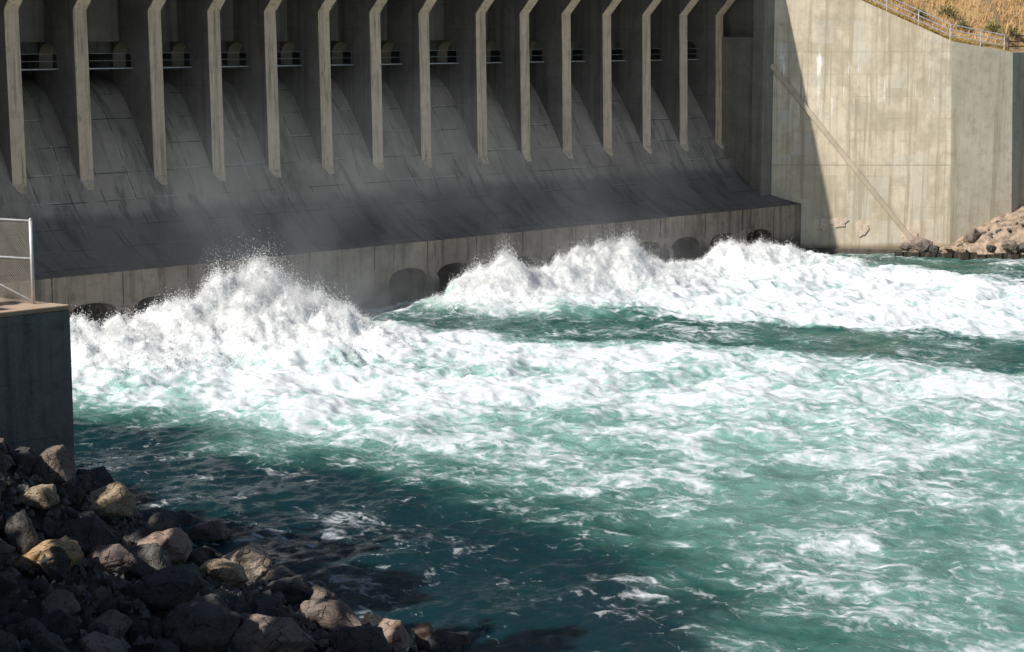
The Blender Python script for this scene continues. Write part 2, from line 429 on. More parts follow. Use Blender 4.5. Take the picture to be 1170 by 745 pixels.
# sill: one panel per bay with arched sluice mouths
SL = [-9.9, -6.3, -2.7, 0.8, 4.3, 7.9, 11.4] + [20.35, 23.7, 28.6, 32.2, 35.8, 39.45, 43.05, 46.65, 50.2]
edges = [-16.4, -12.8, -9.2, -5.0, -1.35, 2.45, 6.15, 9.7, 13.6, 17.95, 21.7, 25.3, 28.9, 33.2, 37.1, 40.6, 44.8, 48.4, 51.6, 54.62]
def arch_pts(c, w=1.36, spring=1.1, crown=1.93, n=14):
    L = [(c - w, -3.0), (c - w, spring)]
    for i in range(1, n):
        t = math.pi * (1 - i / n)
        ct, st = math.cos(t), math.sin(t)
        L.append((c + w * math.copysign(abs(ct) ** .8, ct), spring + (crown - spring) * st ** .8))
    return L + [(c + w, spring), (c + w, -3.0)]
def sill_obj():
    mb = MB()
    x0, x1 = edges[0] , edges[-1]
    poly = [(x0, 3.30), (x0, -3.0)]
    for c in SL:
        if c > x0: poly += arch_pts(c)
    poly += [(x1, -3.0), (x1, 3.30)]
    mb.prism(poly, lambda p, t: (p[0], t, p[1]), -5.02, 3.0)
    # raised panels between the vertical contraction grooves (stop above the mouths)
    for a, b in zip(edges, edges[1:]):
        a2, b2 = a + 0.045, b - 0.045
        pl = [(a2, 3.295), (a2, -2.9)]
        cs = [c for c in SL if a2 - 1.3 < c < b2 + 1.3]
        for c in cs:
            for (x, z) in arch_pts(c, 1.38, 1.11, 1.95):
                if a2 < x < b2: 
                    pl.append((x, z))
        pl += [(b2, -2.9), (b2, 3.295)]
        # clean the cut ends where a mouth crosses the groove
        out = []
        for q in pl:
            if not out or math.dist(q, out[-1]) > 1e-4: out.append(q)
        ok = True
        for c in cs:
            if c - 1.38 < a2 < c + 1.38 or c - 1.38 < b2 < c + 1.38: ok = False
        if ok: mb.prism(out, lambda p, t: (p[0], t, p[1]), -5.1, -5.018)
        else:
            z = 2.02
            mb.prism([(a2, 3.295), (a2, z), (b2, z), (b2, 3.295)], lambda p, t: (p[0], t, p[1]), -5.1, -5.018)
    mb.box((x0, 3.0, -3), (x1, 3.4, 3.2))
    return mb.build('sill', M_SILL, dam)
sill_obj()
for a, b in zip(SL, SL[1:]):
    if b - a > 4.2: continue
    c = (a + b) / 2
    mb = MB()
    w = 0.24
    poly = [(-5.02, -2.0), (-5.42, -2.0), (-5.42, 1.25), (-5.02, 1.75)]
    mb.prism(poly, lambda p, t: (t, p[0], p[1]), c - w, c + w)
    mb.build('sluice_nose', M_SILL, dam, bevel=0.04)

# piers with an arched passage, corbel head and a tapering tail on the chute
def pier(x):
    w = 0.39
    mb = MB()
    yc = 2.52
    arch = []
    for i in range(0, 9):
        t = math.pi * i / 16
        arch.append((yc - 0.82 * math.sin(math.pi / 2 - t) , 13.28 + 0.66 * math.sin(t)))
    front = [(0.0, ZB), (-0.17, 7.1), (0.35, 6.2), (2.2, 8.6), (yc, 9.5), (yc, ZW), (yc - 0.82, ZW)] + arch + [(yc, 18.45), (-2.9, 18.45)]
    i_low, i_up = 4, 6 + len(arch)
    mb.prism(front, lambda p, t: (t, p[0], p[1]), x - w, x + w, skip=(i_low, i_up))
    back_arch = [(2 * yc - y, z) for (y, z) in arch]
    back = [(yc, 9.5), (5.5, 11.9), (8.5, 11.9), (8.5, 18.45), (yc, 18.45)] + back_arch[::-1] + [(2 * yc - (yc - 0.82), ZW), (yc, ZW)]
    n = len(back)
    mb.prism(back, lambda p, t: (t, p[0], p[1]), x - w, x + w, skip=(4, n - 1))
    # tail
    a = [(x - w, -0.165, 7.12), (x + w, -0.165, 7.12), (x - w, -0.1, 6.9), (x + w, -0.1, 6.9), (x + 0.02, -0.95, 6.07), (x + 0.02, -0.7, 6.1)]
    mb.add([(x - w, -0.15, 7.32), (x + w, -0.15, 7.32), (x + w, -0.17, 7.0), (x - w, -0.17, 7.0), (x + .12, -0.72, 6.35), (x, -0.7, 5.9)],
           [(0, 1, 4), (0, 4, 3), (1, 2, 4), (2, 3, 4)])
    o = mb.build('pier', [M_BAY, M_PIER, M_ARCH_LIT], dam, bevel=0.03, recalc=True)
    for pl in o.data.polygons:      # pale nose, dark flanks: brighter light on the front put into the colour
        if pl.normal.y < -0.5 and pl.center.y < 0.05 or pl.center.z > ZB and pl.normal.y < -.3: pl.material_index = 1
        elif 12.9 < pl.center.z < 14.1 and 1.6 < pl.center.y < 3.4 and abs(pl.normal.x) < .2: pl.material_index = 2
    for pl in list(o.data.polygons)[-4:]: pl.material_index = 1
    return o
for x in PX_ALL: pier(x)

# walls behind the gates, deck, walkways and their rails
bays = list(zip(PX_ALL, PX_ALL[1:]))
for a, b in bays:
    a, b = a + 0.39, b - 0.39
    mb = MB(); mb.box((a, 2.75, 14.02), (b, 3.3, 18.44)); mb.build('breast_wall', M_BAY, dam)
    mb = MB()
    n = 8
    pts = [(5.2 + 0.9 * math.cos(math.pi * 0.5 * i / n) - 0.4, 12.2 + 2.6 * math.sin(math.pi * 0.5 * i / n)) for i in range(n + 1)]
    poly = pts + [(y + 0.12, z) for (y, z) in pts[::-1]]
    mb.prism(poly, lambda p, t: (t, p[0], p[1]), a + 0.02, b - 0.02); mb.build('radial_gate', M_DARK, dam)
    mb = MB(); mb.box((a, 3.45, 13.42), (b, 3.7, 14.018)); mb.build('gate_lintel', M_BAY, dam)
    mb = MB(); mb.box((a, 1.5, ZW - 0.07), (b, 3.35, ZW)); mb.box((a, 1.47, ZW - 0.06), (b, 1.5, ZW + 0.005), 1)
    wk = mb.build('walkway', [M_DARK, M_RAIL], dam)
    mb = MB()
    for z in (0.36, 0.72): mb.tube((a, 1.56, ZW + z), (b, 1.56, ZW + z), 0.011, 6)
    k = 2
    for i in range(k):
        x = a + 0.03 + (b - a - 0.06) * i / (k - 1)
        if i == 0: mb.tube((x, 1.56, ZW), (x, 1.56, ZW + 0.72), 0.014, 6)
    mb.build('railing', M_RAIL, wk)
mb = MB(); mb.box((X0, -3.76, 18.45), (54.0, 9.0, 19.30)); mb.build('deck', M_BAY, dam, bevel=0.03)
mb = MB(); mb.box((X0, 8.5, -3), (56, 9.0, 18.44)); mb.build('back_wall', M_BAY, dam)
# end wall beside the last pier, with its recess and pilaster
mb = MB()
mb.box((52.13, -2.75, 3.0), (53.4, 6, 14.2))
mb.box((53.1, -2.75, 14.2), (53.4, 6, 18.44))
mb.build('end_wall', M_END, dam, bevel=0.03)
mb = MB(); mb.box((51.98, -3.7, 3.2), (53.3, -2.76, 19.6)); mb.build('pilaster', M_END, dam, bevel=0.04)

# ------------------------------------------------------------------ right wing wall
wing = empty('wing_wall', wp(3, 0, 0), 'tall sunlit tan concrete wing wall with sloping top and white lime runs', 'wall')
def top_z(u):   # along the first face
    return 13.92 + (7.0 - u) * 0.437
BAT = 0.03
mb = MB()
p = [(-5.6, -2), (7.28, -2), (6.9, 13.92), (-5.6, top_z(-5.6))]
mb.prism(p, lambda q, t: wp(q[0], t, q[1]), 0.0, 1.1)
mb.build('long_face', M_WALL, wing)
mb = MB()
q = [wp(7.28, 0, -2), wp(11.56, .8, -2), wp(11.10, .8, 13.18), wp(6.9, 0, 13.92)]
q2 = [wp(7.28, 1.2, -2), wp(11.2, 2.0, -2), wp(10.8, 2.0, 13.18), wp(6.9, 1.2, 13.92)]
mb.add(q + q2, [(0, 1, 2, 3), (4, 7, 6, 5), (3, 2, 6, 7), (1, 5, 6, 2), (0, 4, 5, 1), (0, 3, 7, 4)])
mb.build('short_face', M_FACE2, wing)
mb = MB()
a, b = wp(11.56, .8, -2), wp(11.10, .8, 13.18)
X = Vector((1, 0, 0))
q = [a, a + X * 14, b + X * 14, b]
mb.add(q + [v + Vector((0, 1.0, 0)) for v in q], [(0, 1, 2, 3), (4, 7, 6, 5), (3, 2, 6, 7), (1, 5, 6, 2), (0, 4, 5, 1), (0, 3, 7, 4)])
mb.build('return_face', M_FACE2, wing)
# diagonal ledge
mb = MB()
def ledge(u0, z0, u1, z1, w, t):
    d = Vector((u1 - u0, z1 - z0)).normalized(); nrm = Vector((d.y, -d.x)) * w
    if nrm.y > 0: nrm = -nrm
    poly = [(u0, z0), (u1, z1), (u1 + nrm.x, z1 + nrm.y), (u0 + nrm.x, z0 + nrm.y)]
    mb.prism(poly, lambda q, tt: wp(q[0], tt, q[1]), -t, 0.1)
ledge(-4.75, 12.5, 4.85, 1.0, 0.31, 0.22)
mb.build('diagonal_ledge', M_LEDGE, wing, bevel=0.03)
# horizontal joints standing slightly proud, footing
mb = MB()
mb.prism([(-5.6, -1), (5.0, -1), (5.0, 0.32), (-5.6, 0.42)], lambda q, t: wp(q[0], t, q[1]), -0.22, 0.2)
mb.build('footing', M_SILL, wing, bevel=0.05)
M_SPALL = simple('fresh spalled plaster', (0.64, 0.52, 0.41), 0.95, 0, 0.2, 5)
for (u, z, w, h, sd_) in [(-.2, 2.1, .75, .35, 1), (1.35, 1.65, .45, .6, 2), (4.6, 1.1, .6, .75, 3), (-1.1, 2.0, .3, .6, 4)]:
    r_ = random.Random(sd_); n = 14; pl = []
    for i in range(n):
        t = 2 * math.pi * i / n; k = 0.6 + 0.5 * r_.random()
        pl.append((u + w * k * math.cos(t), z + h * k * math.sin(t)))
    mb = MB(); mb.prism(pl, lambda q, t: wp(q[0], t, q[1]), -0.06, 0.05); mb.build('spalled_patch', M_SPALL, wing)

def railing_run(name, pts, zs, label, mat, group=None, post_r=0.035):
    t = empty(name, pts[0], label, 'railing', group)
    for i, z in enumerate(zs):
        mb = MB()
        for a, b in zip(pts, pts[1:]):
            mb.tube(a + Vector((0, 0, z)), b + Vector((0, 0, z)), 0.036, 6)
        mb.build('rail', mat, t)
    for a in pts:
        mb = MB(); mb.tube(a - Vector((0, 0, .1)), a + Vector((0, 0, zs[-1] + 0.02)), post_r, 8); mb.build('post', mat, t)
    return t
pts = [wp(u, 0.55, top_z(u) - 0.02) for u in (-4.0, -1.6, 0.6, 2.7, 4.8, 6.9)] + [wp(9.05, 1.15, 13.55), wp(10.7, 1.5, 13.25)]
railing_run('pipe_railing', pts, (0.36, 0.7, 1.05), 'grey three-rail pipe railing sloping down along the wing wall top', M_RAIL)
b0 = wp(11.0, 1.6, 13.2)
railing_run('pipe_railing', [b0 + X * k for k in (0.0, 2.0, 4.0, 6.0)], (0.36, 0.7, 1.05), 'dark level pipe railing above the shaded end of the wing wall', M_DARK)

# ------------------------------------------------------------------ hill with dry grass
M_HILL = NT('dry hillside')
def _hill(m):
    p = m.pos(); n1 = m.noise(p, 0.5, 5, 0.6); n2 = m.noise(p, 5, 4, 0.7)
    c = m.mix(m.ramp(n1, .3, .7), (0.44, 0.29, 0.15), (0.34, 0.23, 0.10)); c = m.mix(m.ramp(n2, .5, .75), c, (0.20, 0.14, 0.07))
    return m.finish(c, 1.0, m.bump(n2, .6, .2))
M_HILL = _hill(M_HILL)
def hill_z(u, d):
    zt = np.where(u < 6.9, 13.92 + (7.0 - u) * 0.437, np.where(u < 11, 13.92 - (u - 6.9) * 0.18, 13.18))
    return zt - 0.12 + np.maximum(d - 1.2, 0) * 0.52
us, ds = np.arange(-12, 60, 1.0), np.concatenate([np.arange(0.9, 12, 0.6), np.arange(12, 70, 3.0)])
UU, DD = np.meshgrid(us, ds)
start = np.where(UU > 11, (UU - 11) * 0.97 + 1.2, 0.0)
D2 = DD + start
ZZ = hill_z(UU, DD) + 0.15 * fbm(UU / 3, DD / 3, 5)
co = np.stack([O_W.x + RV.x * UU + FV.x * D2, O_W.y + RV.y * UU + FV.y * D2, ZZ], -1).reshape(-1, 3)
nu = len(us)
ii = np.arange(len(ds) - 1)[:, None] * nu + np.arange(nu - 1)[None]
fc = np.stack([ii, ii + 1, ii + nu + 1, ii + nu], -1).reshape(-1, 4)
hill = np_mesh('hill', co, fc, M_HILL); tag(hill, 'dry golden hillside above the wing wall', 'hill', kind='structure')

def grass_mat(name, a, b):
    m = NT(name)
    oi = m.noise(m.pos(), 3.0, 3)
    c = m.mix(m.ramp(oi, .3, .7), a, b)
    return m.finish(c, 0.9)
M_GRASS = grass_mat('dry grass', (0.54, 0.34, 0.16), (0.42, 0.27, 0.11))
M_SAGE = grass_mat('rabbitbrush leaves', (0.20, 0.19, 0.055), (0.11, 0.13, 0.05))
M_VERGE = grass_mat('yellow verge grass', (0.36, 0.25, 0.05), (0.25, 0.19, 0.05))
def blades(name, U, D, h, w, mat):
    n = len(U)
    st = np.where(U > 11, (U - 11) * 0.97 + 1.2, 0.0)
    Z = hill_z(U, D)
    base = np.stack([O_W.x + RV.x * U + FV.x * (D + st), O_W.y + RV.y * U + FV.y * (D + st), Z], -1)
    a = rng.uniform(0, 2 * np.pi, n); lean = rng.normal(0, .35, (n, 2)) * h[:, None]
    side = np.stack([np.cos(a) * w, np.sin(a) * w, 0 * a], -1)
    tip = base + np.stack([lean[:, 0], lean[:, 1], h], -1)
    co = np.stack([base - side, base + side, tip], 1).reshape(-1, 3)
    return np_mesh(name, co, np.arange(3 * n).reshape(-1, 3), mat, False)
n = 16000
U = rng.uniform(-2, 22, n); D = rng.uniform(1.9, 16, n)
keep = pnoise(U / 1.3, D / 1.3, 3) > -0.35
U, D = U[keep], D[keep]
g = blades('dry_grass', U, D, rng.uniform(.25, .7, len(U)), rng.uniform(.012, .035, len(U)), M_GRASS)
tag(g, 'dry golden grass covering the hillside', 'grass', kind='stuff')
n = 3500
U = rng.uniform(-1, 11, n); D = rng.uniform(1.15, 1.9, n)
g = blades('verge_grass', U, D, rng.uniform(.08, .3, n), rng.uniform(.01, .03, n), M_VERGE)
tag(g, 'low yellow grass strip behind the wing wall top', 'grass', kind='stuff')
def shrub(u, d, r, label):
    st = (u - 11) * 0.97 + 1.2 if u > 11 else 0
    b = wp(u, d + st, float(hill_z(np.array(u), np.array(d))))
    t = empty('shrub', b, label, 'shrub', 'green shrubs on the dry hillside')
    n = 420
    v = rng.normal(0, 1, (n, 3)); v /= np.linalg.norm(v, axis=1)[:, None]; v[:, 2] = np.abs(v[:, 2])
    c = v * r * rng.uniform(.35, 1.0, n)[:, None] * np.array([1, 1, 1.25])
    a = rng.normal(0, 1, (n, 3)); a /= np.linalg.norm(a, axis=1)[:, None]
    s = rng.uniform(.03, .07, n)[:, None]
    up = v * rng.uniform(.08, .22, n)[:, None]
    co = np.stack([c - a * s, c + a * s, c + up], 1).reshape(-1, 3)
    o = np_mesh('foliage', co, np.arange(3 * n).reshape(-1, 3), M_SAGE, False); o.parent = t
    mb = MB()
    for k in range(5):
        e = b + Vector((rng.normal(0, .3) * r, rng.normal(0, .3) * r, r * .8)); mb.tube(b - Vector((0, 0, .1)), e, .02, 5, .008)
    mb.build('stem', M_TIMBER, t)
for u, d, r, l in [(3.6, 4.0, .45, 'small green shrub at the left end of the hillside'), (5.3, 3.0, .5, 'green shrub close behind the sloping railing'),
                   (7.6, 4.6, .75, 'tall yellow green shrub in the middle of the dry hill'), (8.4, 3.3, .5, 'low bushy shrub beside the tallest hillside shrub'),
                   (10.4, 3.6, .7, 'broad green shrub above the end of the wing wall'), (12.3, 3.3, .5, 'rightmost green shrub above the level railing')]:
    shrub(u, d, r, l)

# ------------------------------------------------------------------ water
def ramp_axis(lo, hi, step, far_lo, far_hi):
    a = np.arange(lo, hi + step, step)
    def out(span):
        L, s, t = [], step * 1.5, 0.0
        while t < span: t += s; L.append(t); s *= 1.35
        return np.array(L)
    return np.concatenate([(lo - out(lo - far_lo))[::-1], a, a[-1] + out(far_hi - hi)])
MLX = [-6, -4, -2.5, -1, 0.5, 2, 3.2, 4.3, 5.5, 7, 8.4, 9.4, 10.4, 11.6, 13.4, 15]
MLH = [0.8, 1.4, 1.8, 1.65, 1.45, 1.8, 2.4, 2.9, 3.5, 3.4, 3.0, 2.1, 1.3, .7, .15, 0]
MRX = [17.5, 18.6, 19.8, 21.1, 22.7, 23.9, 25, 26.3, 28.6, 30.2, 32.2, 34.5, 36.6, 38.5, 40.2, 43.0, 45, 46.8, 49.3, 51, 53, 55]
MRH = [0, .25, .7, 1.3, 2.3, 2.5, 1.9, 1.3, 1.3, 2.0, 2.5, 2.1, 1.2, .9, .8, 1.35, 1.45, 1.25, .55, .35, .25, 0]
def mound(x, y):
    wob = 0.9 * fbm(x / 3.1, y / 3.1, 41, 3)
    yl = y + wob
    hl = np.interp(x + 0.5 * pnoise(x / 1.7, y / 1.7, 43), MLX, MLH)
    sl = np.where(yl > -10.2, np.exp(-((yl + 10.2) / 2.6) ** 2), np.exp(-np.maximum((-10.2 - yl) / 5.5, 0) ** 1.3))
    hr = np.interp(x + 0.5 * pnoise(x / 1.7, y / 1.7, 44), MRX, MRH)
    sr = np.where(yl > -8.4, np.exp(-((yl + 8.4) / 1.7) ** 2), np.exp(-np.maximum((-8.4 - yl) / 4.0, 0) ** 1.3))
    return hl * sl, hr * sr
def foam_density(x, y):
    s = np.maximum(-y - 5, 0)
    wx = x + 2.2 * fbm(x / 9, y / 9, 51, 3)
    wy = y + 2.2 * fbm(x / 9, y / 9, 57, 3)
    L = sstep(-9.5, -1.0, wx + np.interp(s, [0, 10, 18, 33, 39, 45, 60], [4.5, 3.0, 0.5, -1.5, -.5, 3.0, 8.0])) * (1 - sstep(-1.5, 3.5, wx - (11.0 + .36 * s)))
    L = L * (1.0 - 0.42 * sstep(16, 46, s))
    # the near, left side of the stream is greener
    L = L * (1 - 0.42 * sstep(20, 34, s) * (1 - sstep(-4, 9, wx - .10 * s)))
    R = sstep(-2.5, 2.5, wx - (19.5 + .52 * s)) * (1 - sstep(50, 56, wx + .0 * s))
    R = R * sstep(5.3, 7.0, -wy * .5 - y * .5)
    F = np.maximum(L * 0.98, R)
    aer = np.maximum(np.maximum(L ** .5, R), .36 * sstep(4, 14, x + .2 * y))
    base = 0.16 + 0.10 * sstep(6, 16, x + .2 * y)
    return base + F * 0.72, aer
def water_height(x, y):
    F, A = foam_density(x, y)
    ml, mr = mound(x, y)
    m = ml + mr
    turb = np.clip((F - .2) / .7, 0, 1)
    chop = 0.14 * fbm(x / 5.5, y / 4.0, 1, 3) + 0.09 * (0.35 - np.abs(pnoise(x / 1.7 + .4 * pnoise(x, y, 2), y / 1.2, 3))) + 0.035 * fbm(x / .55, y / .42, 5, 2)
    bl = 0.30 * (0.4 - np.abs(pnoise(x / 2.1, y / 2.1, 11))) + 0.17 * (0.4 - np.abs(pnoise(x / .9, y / .9, 12))) + 0.085 * (0.35 - np.abs(pnoise(x / .38, y / .38, 13)))
    near = np.exp(-np.maximum(-y - 9, 0) / 16)
    big = 0.30 * pnoise(x / 3.4, y / 2.7, 15)
    z = chop + turb * (bl * (0.8 + 1.0 * near) + 1.25 * big)
    pl = np.clip(m / 1.4, 0, 1)
    cloud = 0.30 * pnoise(x / 1.5, y / 1.5, 21) + 0.20 * pnoise(x / .62, y / .62, 22) + 0.13 * pnoise(x / .31, y / .31, 23) + 0.08 * pnoise(x / .16, y / .16, 24)
    z = z + m * (0.92 + 0.25 * pnoise(x / 1.9, y / 1.9, 25)) + pl * cloud * 1.15
    F = F + 0.55 * turb * (bl + big - .05) + .5 * np.clip(chop - .08, -.1, .2)
    F = np.maximum(F, np.clip(m / 0.7, 0, 1.25))
    A = np.maximum(A, np.clip(m / 0.5, 0, 1))
    return z, F, A, pl
def make_water():
    ua = ramp_axis(-42, 44, 0.115, -260, 260)
    va = ramp_axis(40, 128, 0.125, -40, 132)
    Ug, Vg = np.meshgrid(ua, va)
    x = CAM.x + RV.x * Ug + FV.x * Vg
    y = CAM.y + RV.y * Ug + FV.y * Vg
    z, F, A, P = water_height(x, y)
    # calm under the dam and beyond its ends
    k = sstep(-4.6, -5.6, y)
    z = np.where(y > -5.2, z * 0.15, z)
    vis = (np.abs(Ug) < Vg * 0.40 + 7)
    z = np.where(vis, z, z * 0.3)
    nu, nv = len(ua), len(va)
    ii = np.arange(nv - 1)[:, None] * nu + np.arange(nu - 1)[None]
    q = np.stack([ii, ii + 1, ii + nu + 1, ii + nu], -1).reshape(-1, 4)
    o = np_mesh('water', np.stack([x, y, z], -1).reshape(-1, 3), q, M_WATER)
    for nm, arr in (('foam', F), ('aerated', A), ('plume', P)):
        at = o.data.attributes.new(nm, 'FLOAT', 'POINT'); at.data.foreach_set('value', arr.ravel().astype(np.float32))
    return tag(o, 'turbulent green river foaming white below the dam', 'water', kind='structure')
make_water()

# flying drops torn off the boils
def drops(name, pts, rad, label):
    n = len(pts)
    oct_v = np.array([(1, 0, 0), (-1, 0, 0), (0, 1, 0), (0, -1, 0), (0, 0, 1), (0, 0, -1)], float)
    oct_f = np.array([(0, 2, 4), (2, 1, 4), (1, 3, 4), (3, 0, 4), (2, 0, 5), (1, 2, 5), (3, 1, 5), (0, 3, 5)])
    st = rng.uniform(.7, 1.5, (n, 1, 3))
    co = pts[:, None, :] + oct_v[None] * rad[:, None, None] * st
    fc = (np.arange(n)[:, None, None] * 6 + oct_f[None]).reshape(-1, 3)
    o = np_mesh(name, co.reshape(-1, 3), fc, M_SPRAY, True)
    return tag(o, label, 'spray', kind='stuff')
def spray_points(n, xlo, xhi, ylo, yhi, thr, hscale):
    x = rng.uniform(xlo, xhi, n); y = rng.uniform(ylo, yhi, n)
    ml, mr = mound(x, y); m = ml + mr
    pr = np.clip(m / 2.6, 0, 1) ** 1.3
    k = rng.random(n) < pr
    x, y, m = x[k], y[k], m[k]
    z = water_height(x, y)[0]
    # jets: columns of drops thrown higher in some spots
    jet = np.clip(0.35 + 1.1 * pnoise(x / .8, y / .8, 61) + .7 * pnoise(x / .25, y / .25, 62), 0.03, 2)
    up = rng.exponential(1.0, len(x)) * hscale * jet * np.clip(m / 2, .25, 1.4)
    p = np.stack([x, y, z + up - .03], -1)
    p[:, :2] += rng.normal(0, .12, (len(x), 2)) * (up[:, None] + .2)
    r = rng.uniform(.007, .023, len(x)) * np.exp(-up * .25)
    return p, r
pa, ra = spray_points(620000, -7, 14.5, -17, -7, 0, .30)
pb, rb = spray_points(800000, 18, 54, -13, -6.2, 0, .32)
def froth(n, xlo, xhi, ylo, yhi):
    x = rng.uniform(xlo, xhi, n); y = rng.uniform(ylo, yhi, n)
    m = sum(mound(x, y))
    k = rng.random(n) < np.clip((m - .35) / 1.1, 0, 1)
    x, y = x[k], y[k]
    z = water_height(x, y)[0] + rng.exponential(.07, len(x)) - .02
    return np.stack([x, y, z], -1), rng.uniform(.008, .024, len(x))
fa, fra = froth(210000, -7, 14.5, -20, -7)
fb, frb = froth(230000, 18, 54, -15, -6.2)
pa, ra = np.concatenate([pa, fa]), np.concatenate([ra, fra])
pb, rb = np.concatenate([pb, fb]), np.concatenate([rb, frb])
drops('spray', pa, ra, 'white spray flying off the big left boil')
drops('spray', pb, rb, 'white spray flying off the right boils')

# ------------------------------------------------------------------ left abutment, fence
abut = empty('abutment_wall', (-22.02, -41.32, 0), 'dark shaded concrete abutment wall standing at the left bank', 'wall')
A_ = Vector((-22.02, -41.32, 0)); De = Vector((-.24, .97, 0)).normalized()
def abut_pt(i, z, grow=0.0):
    pts = [A_, A_ + De * 34, A_ + De * 34 + Vector((-16, 0, 0)), A_ + Vector((-16, 0, 0))]
    return pts[i] + Vector((0, 0, z))
mb = MB(); mb.add([abut_pt(i, 0.4) for i in range(4)] + [abut_pt(i, 7.66) for i in range(4)],
    [(3, 2, 1, 0), (4, 5, 6, 7), (0, 1, 5, 4), (1, 2, 6, 5), (2, 3, 7, 6), (3, 0, 4, 7)]); mb.build('wall_body', M_BLOCK, abut, bevel=.03)
mb = MB(); mb.add([abut_pt(i, 7.664) for i in range(4)] + [abut_pt(i, 7.80) for i in range(4)],
    [(3, 2, 1, 0), (4, 5, 6, 7), (0, 1, 5, 4), (1, 2, 6, 5), (2, 3, 7, 6), (3, 0, 4, 7)]); mb.build('top_slab', M_SLABTOP, abut, bevel=.03)

fence = empty('chain_link_fence', (-22.62, -40.6, 7.8), 'galvanised chain link fence on the left abutment top', 'fence')
FD = Vector((-.34, .94, 0)).normalized()
F0 = Vector((-22.62, -40.6, 7.8))
def fp(s, z): return F0 + FD * s + Vector((0, 0, z))
H = 2.1
for s in (0, 3.0, 6.0):
    mb = MB(); mb.tube(fp(s, 0), fp(s, H), .045, 10); mb.tube(fp(s, H), fp(s, H + .05), .05, 10, .02); mb.build('post', M_GALV, fence, True)
for z in (0.03 + H - .05, H * .54):
    mb = MB(); mb.tube(fp(0, z), fp(6, z), .032, 8); mb.build('rail', M_GALV, fence, True)
mb = MB(); mb.tube(fp(.1, .1), fp(2.9, 1.1), .018, 6); mb.build('brace', M_GALV, fence, True)
mb = MB()
pitch = 0.075
wire = .0045
k = -H
while k < 6:
    for sg in (1, -1):
        a = (k, 0.04) if sg > 0 else (k, H - .04); dz = H - .08
        s0, s1 = k, k + dz
        z0, z1 = a[1], a[1] + sg * dz
        # clip to 0..6
        if s1 > 0 and s0 < 6:
            t0, t1 = max(0, (0 - s0) / dz), min(1, (6 - s0) / dz)
            off = fp(0, 0) * 0 + Vector((FD.y, -FD.x, 0)) * (.006 * sg)
            mb.tube(fp(s0 + dz * t0, z0 + (z1 - z0) * t0) + off, fp(s0 + dz * t1, z0 + (z1 - z0) * t1) + off, wire, 3)
    k += pitch
mb.build('wire_mesh', M_WIRE, fence)

# ------------------------------------------------------------------ left bank and riprap
def bank_z(x, y):
    xs = -17.3 + np.clip((y + 40) * 0.16, -0.3, 3.0) + 0.35 * pnoise(y / 3.0, y * 0 + .3, 71)
    d = xs - x
    k = np.interp(y, [-54, -50, -46, -42, -38], [.22, .27, .42, .70, .80])
    z = np.where(d < 0, d * .6, np.minimum(d * k, 7.0)) - np.maximum(-51 - y, 0) * 0.45
    return np.maximum(z, -3.0) + 0.12 * fbm(x / 1.6, y / 1.6, 72, 3)
M_BANK = simple('dark bank earth', (0.075, 0.062, 0.048), 1.0, 0, .5, 1.5)
xs_, ys_ = np.arange(-70, -10, .5), np.arange(-90, -6, .5)
Xg, Yg = np.meshgrid(xs_, ys_)
Zg = bank_z(Xg, Yg) - 0.25
co = np.stack([Xg, Yg, Zg], -1).reshape(-1, 3)
nu = len(xs_)
ii = np.arange(len(ys_) - 1)[:, None] * nu + np.arange(nu - 1)[None]
b = np_mesh('riverbank', co, np.stack([ii, ii + 1, ii + nu + 1, ii + nu], -1).reshape(-1, 4), M_BANK)
tag(b, 'dark earth river bank under the riprap', 'bank', kind='structure')

def rock_mat(name, a, b, c3=None):
    m = NT(name)
    co = m.n('ShaderNodeTexCoord').outputs['Object']
    n1 = m.noise(co, 1.6, 6, 0.65); n2 = m.noise(co, 9, 5, 0.7); n3 = m.noise(m.pos((1, 1, 4), src=co, rot=(.4, .2, 0)), 1.2, 4)
    c = m.mix(m.ramp(n1, .32, .68), a, b)
    if c3: c = m.mix(m.math('MULTIPLY', m.ramp(n3, .5, .65), .8), c, c3)
    c = m.mix(m.math('MULTIPLY', m.ramp(n2, .5, .75), .6), c, tuple(x * .45 for x in a))
    wz = m.n('ShaderNodeSeparateXYZ', i_Vector=m.pos()).outputs[2]
    wet = m.math('SUBTRACT', 1.0, m.ramp(m.math('ADD', wz, m.math('MULTIPLY', n1, .5)), .45, .75))
    c = m.mix(m.math('MULTIPLY', wet, .7), c, tuple(x * .25 for x in a))
    crack = m.n('ShaderNodeTexVoronoi', feature='DISTANCE_TO_EDGE', i_Vector=m.pos((1, 1.4, .8), src=co, rot=(.3, .5, .2)), i_Scale=1.5)
    ck = m.math('MULTIPLY', m.math('SUBTRACT', 1.0, m.ramp(crack.outputs['Distance'], 0.0, .045)), m.ramp(n1, .42, .55))
    c = m.mix(m.math('MULTIPLY', ck, .5), c, tuple(x * .2 for x in a))
    h = m.math('SUBTRACT', m.math('ADD', n1, m.math('MULTIPLY', n2, .5)), m.math('MULTIPLY', ck, .6))
    return m.finish(c, m.math('SUBTRACT', .92, m.math('MULTIPLY', wet, .6)), m.bump(h, 1.0, .22))
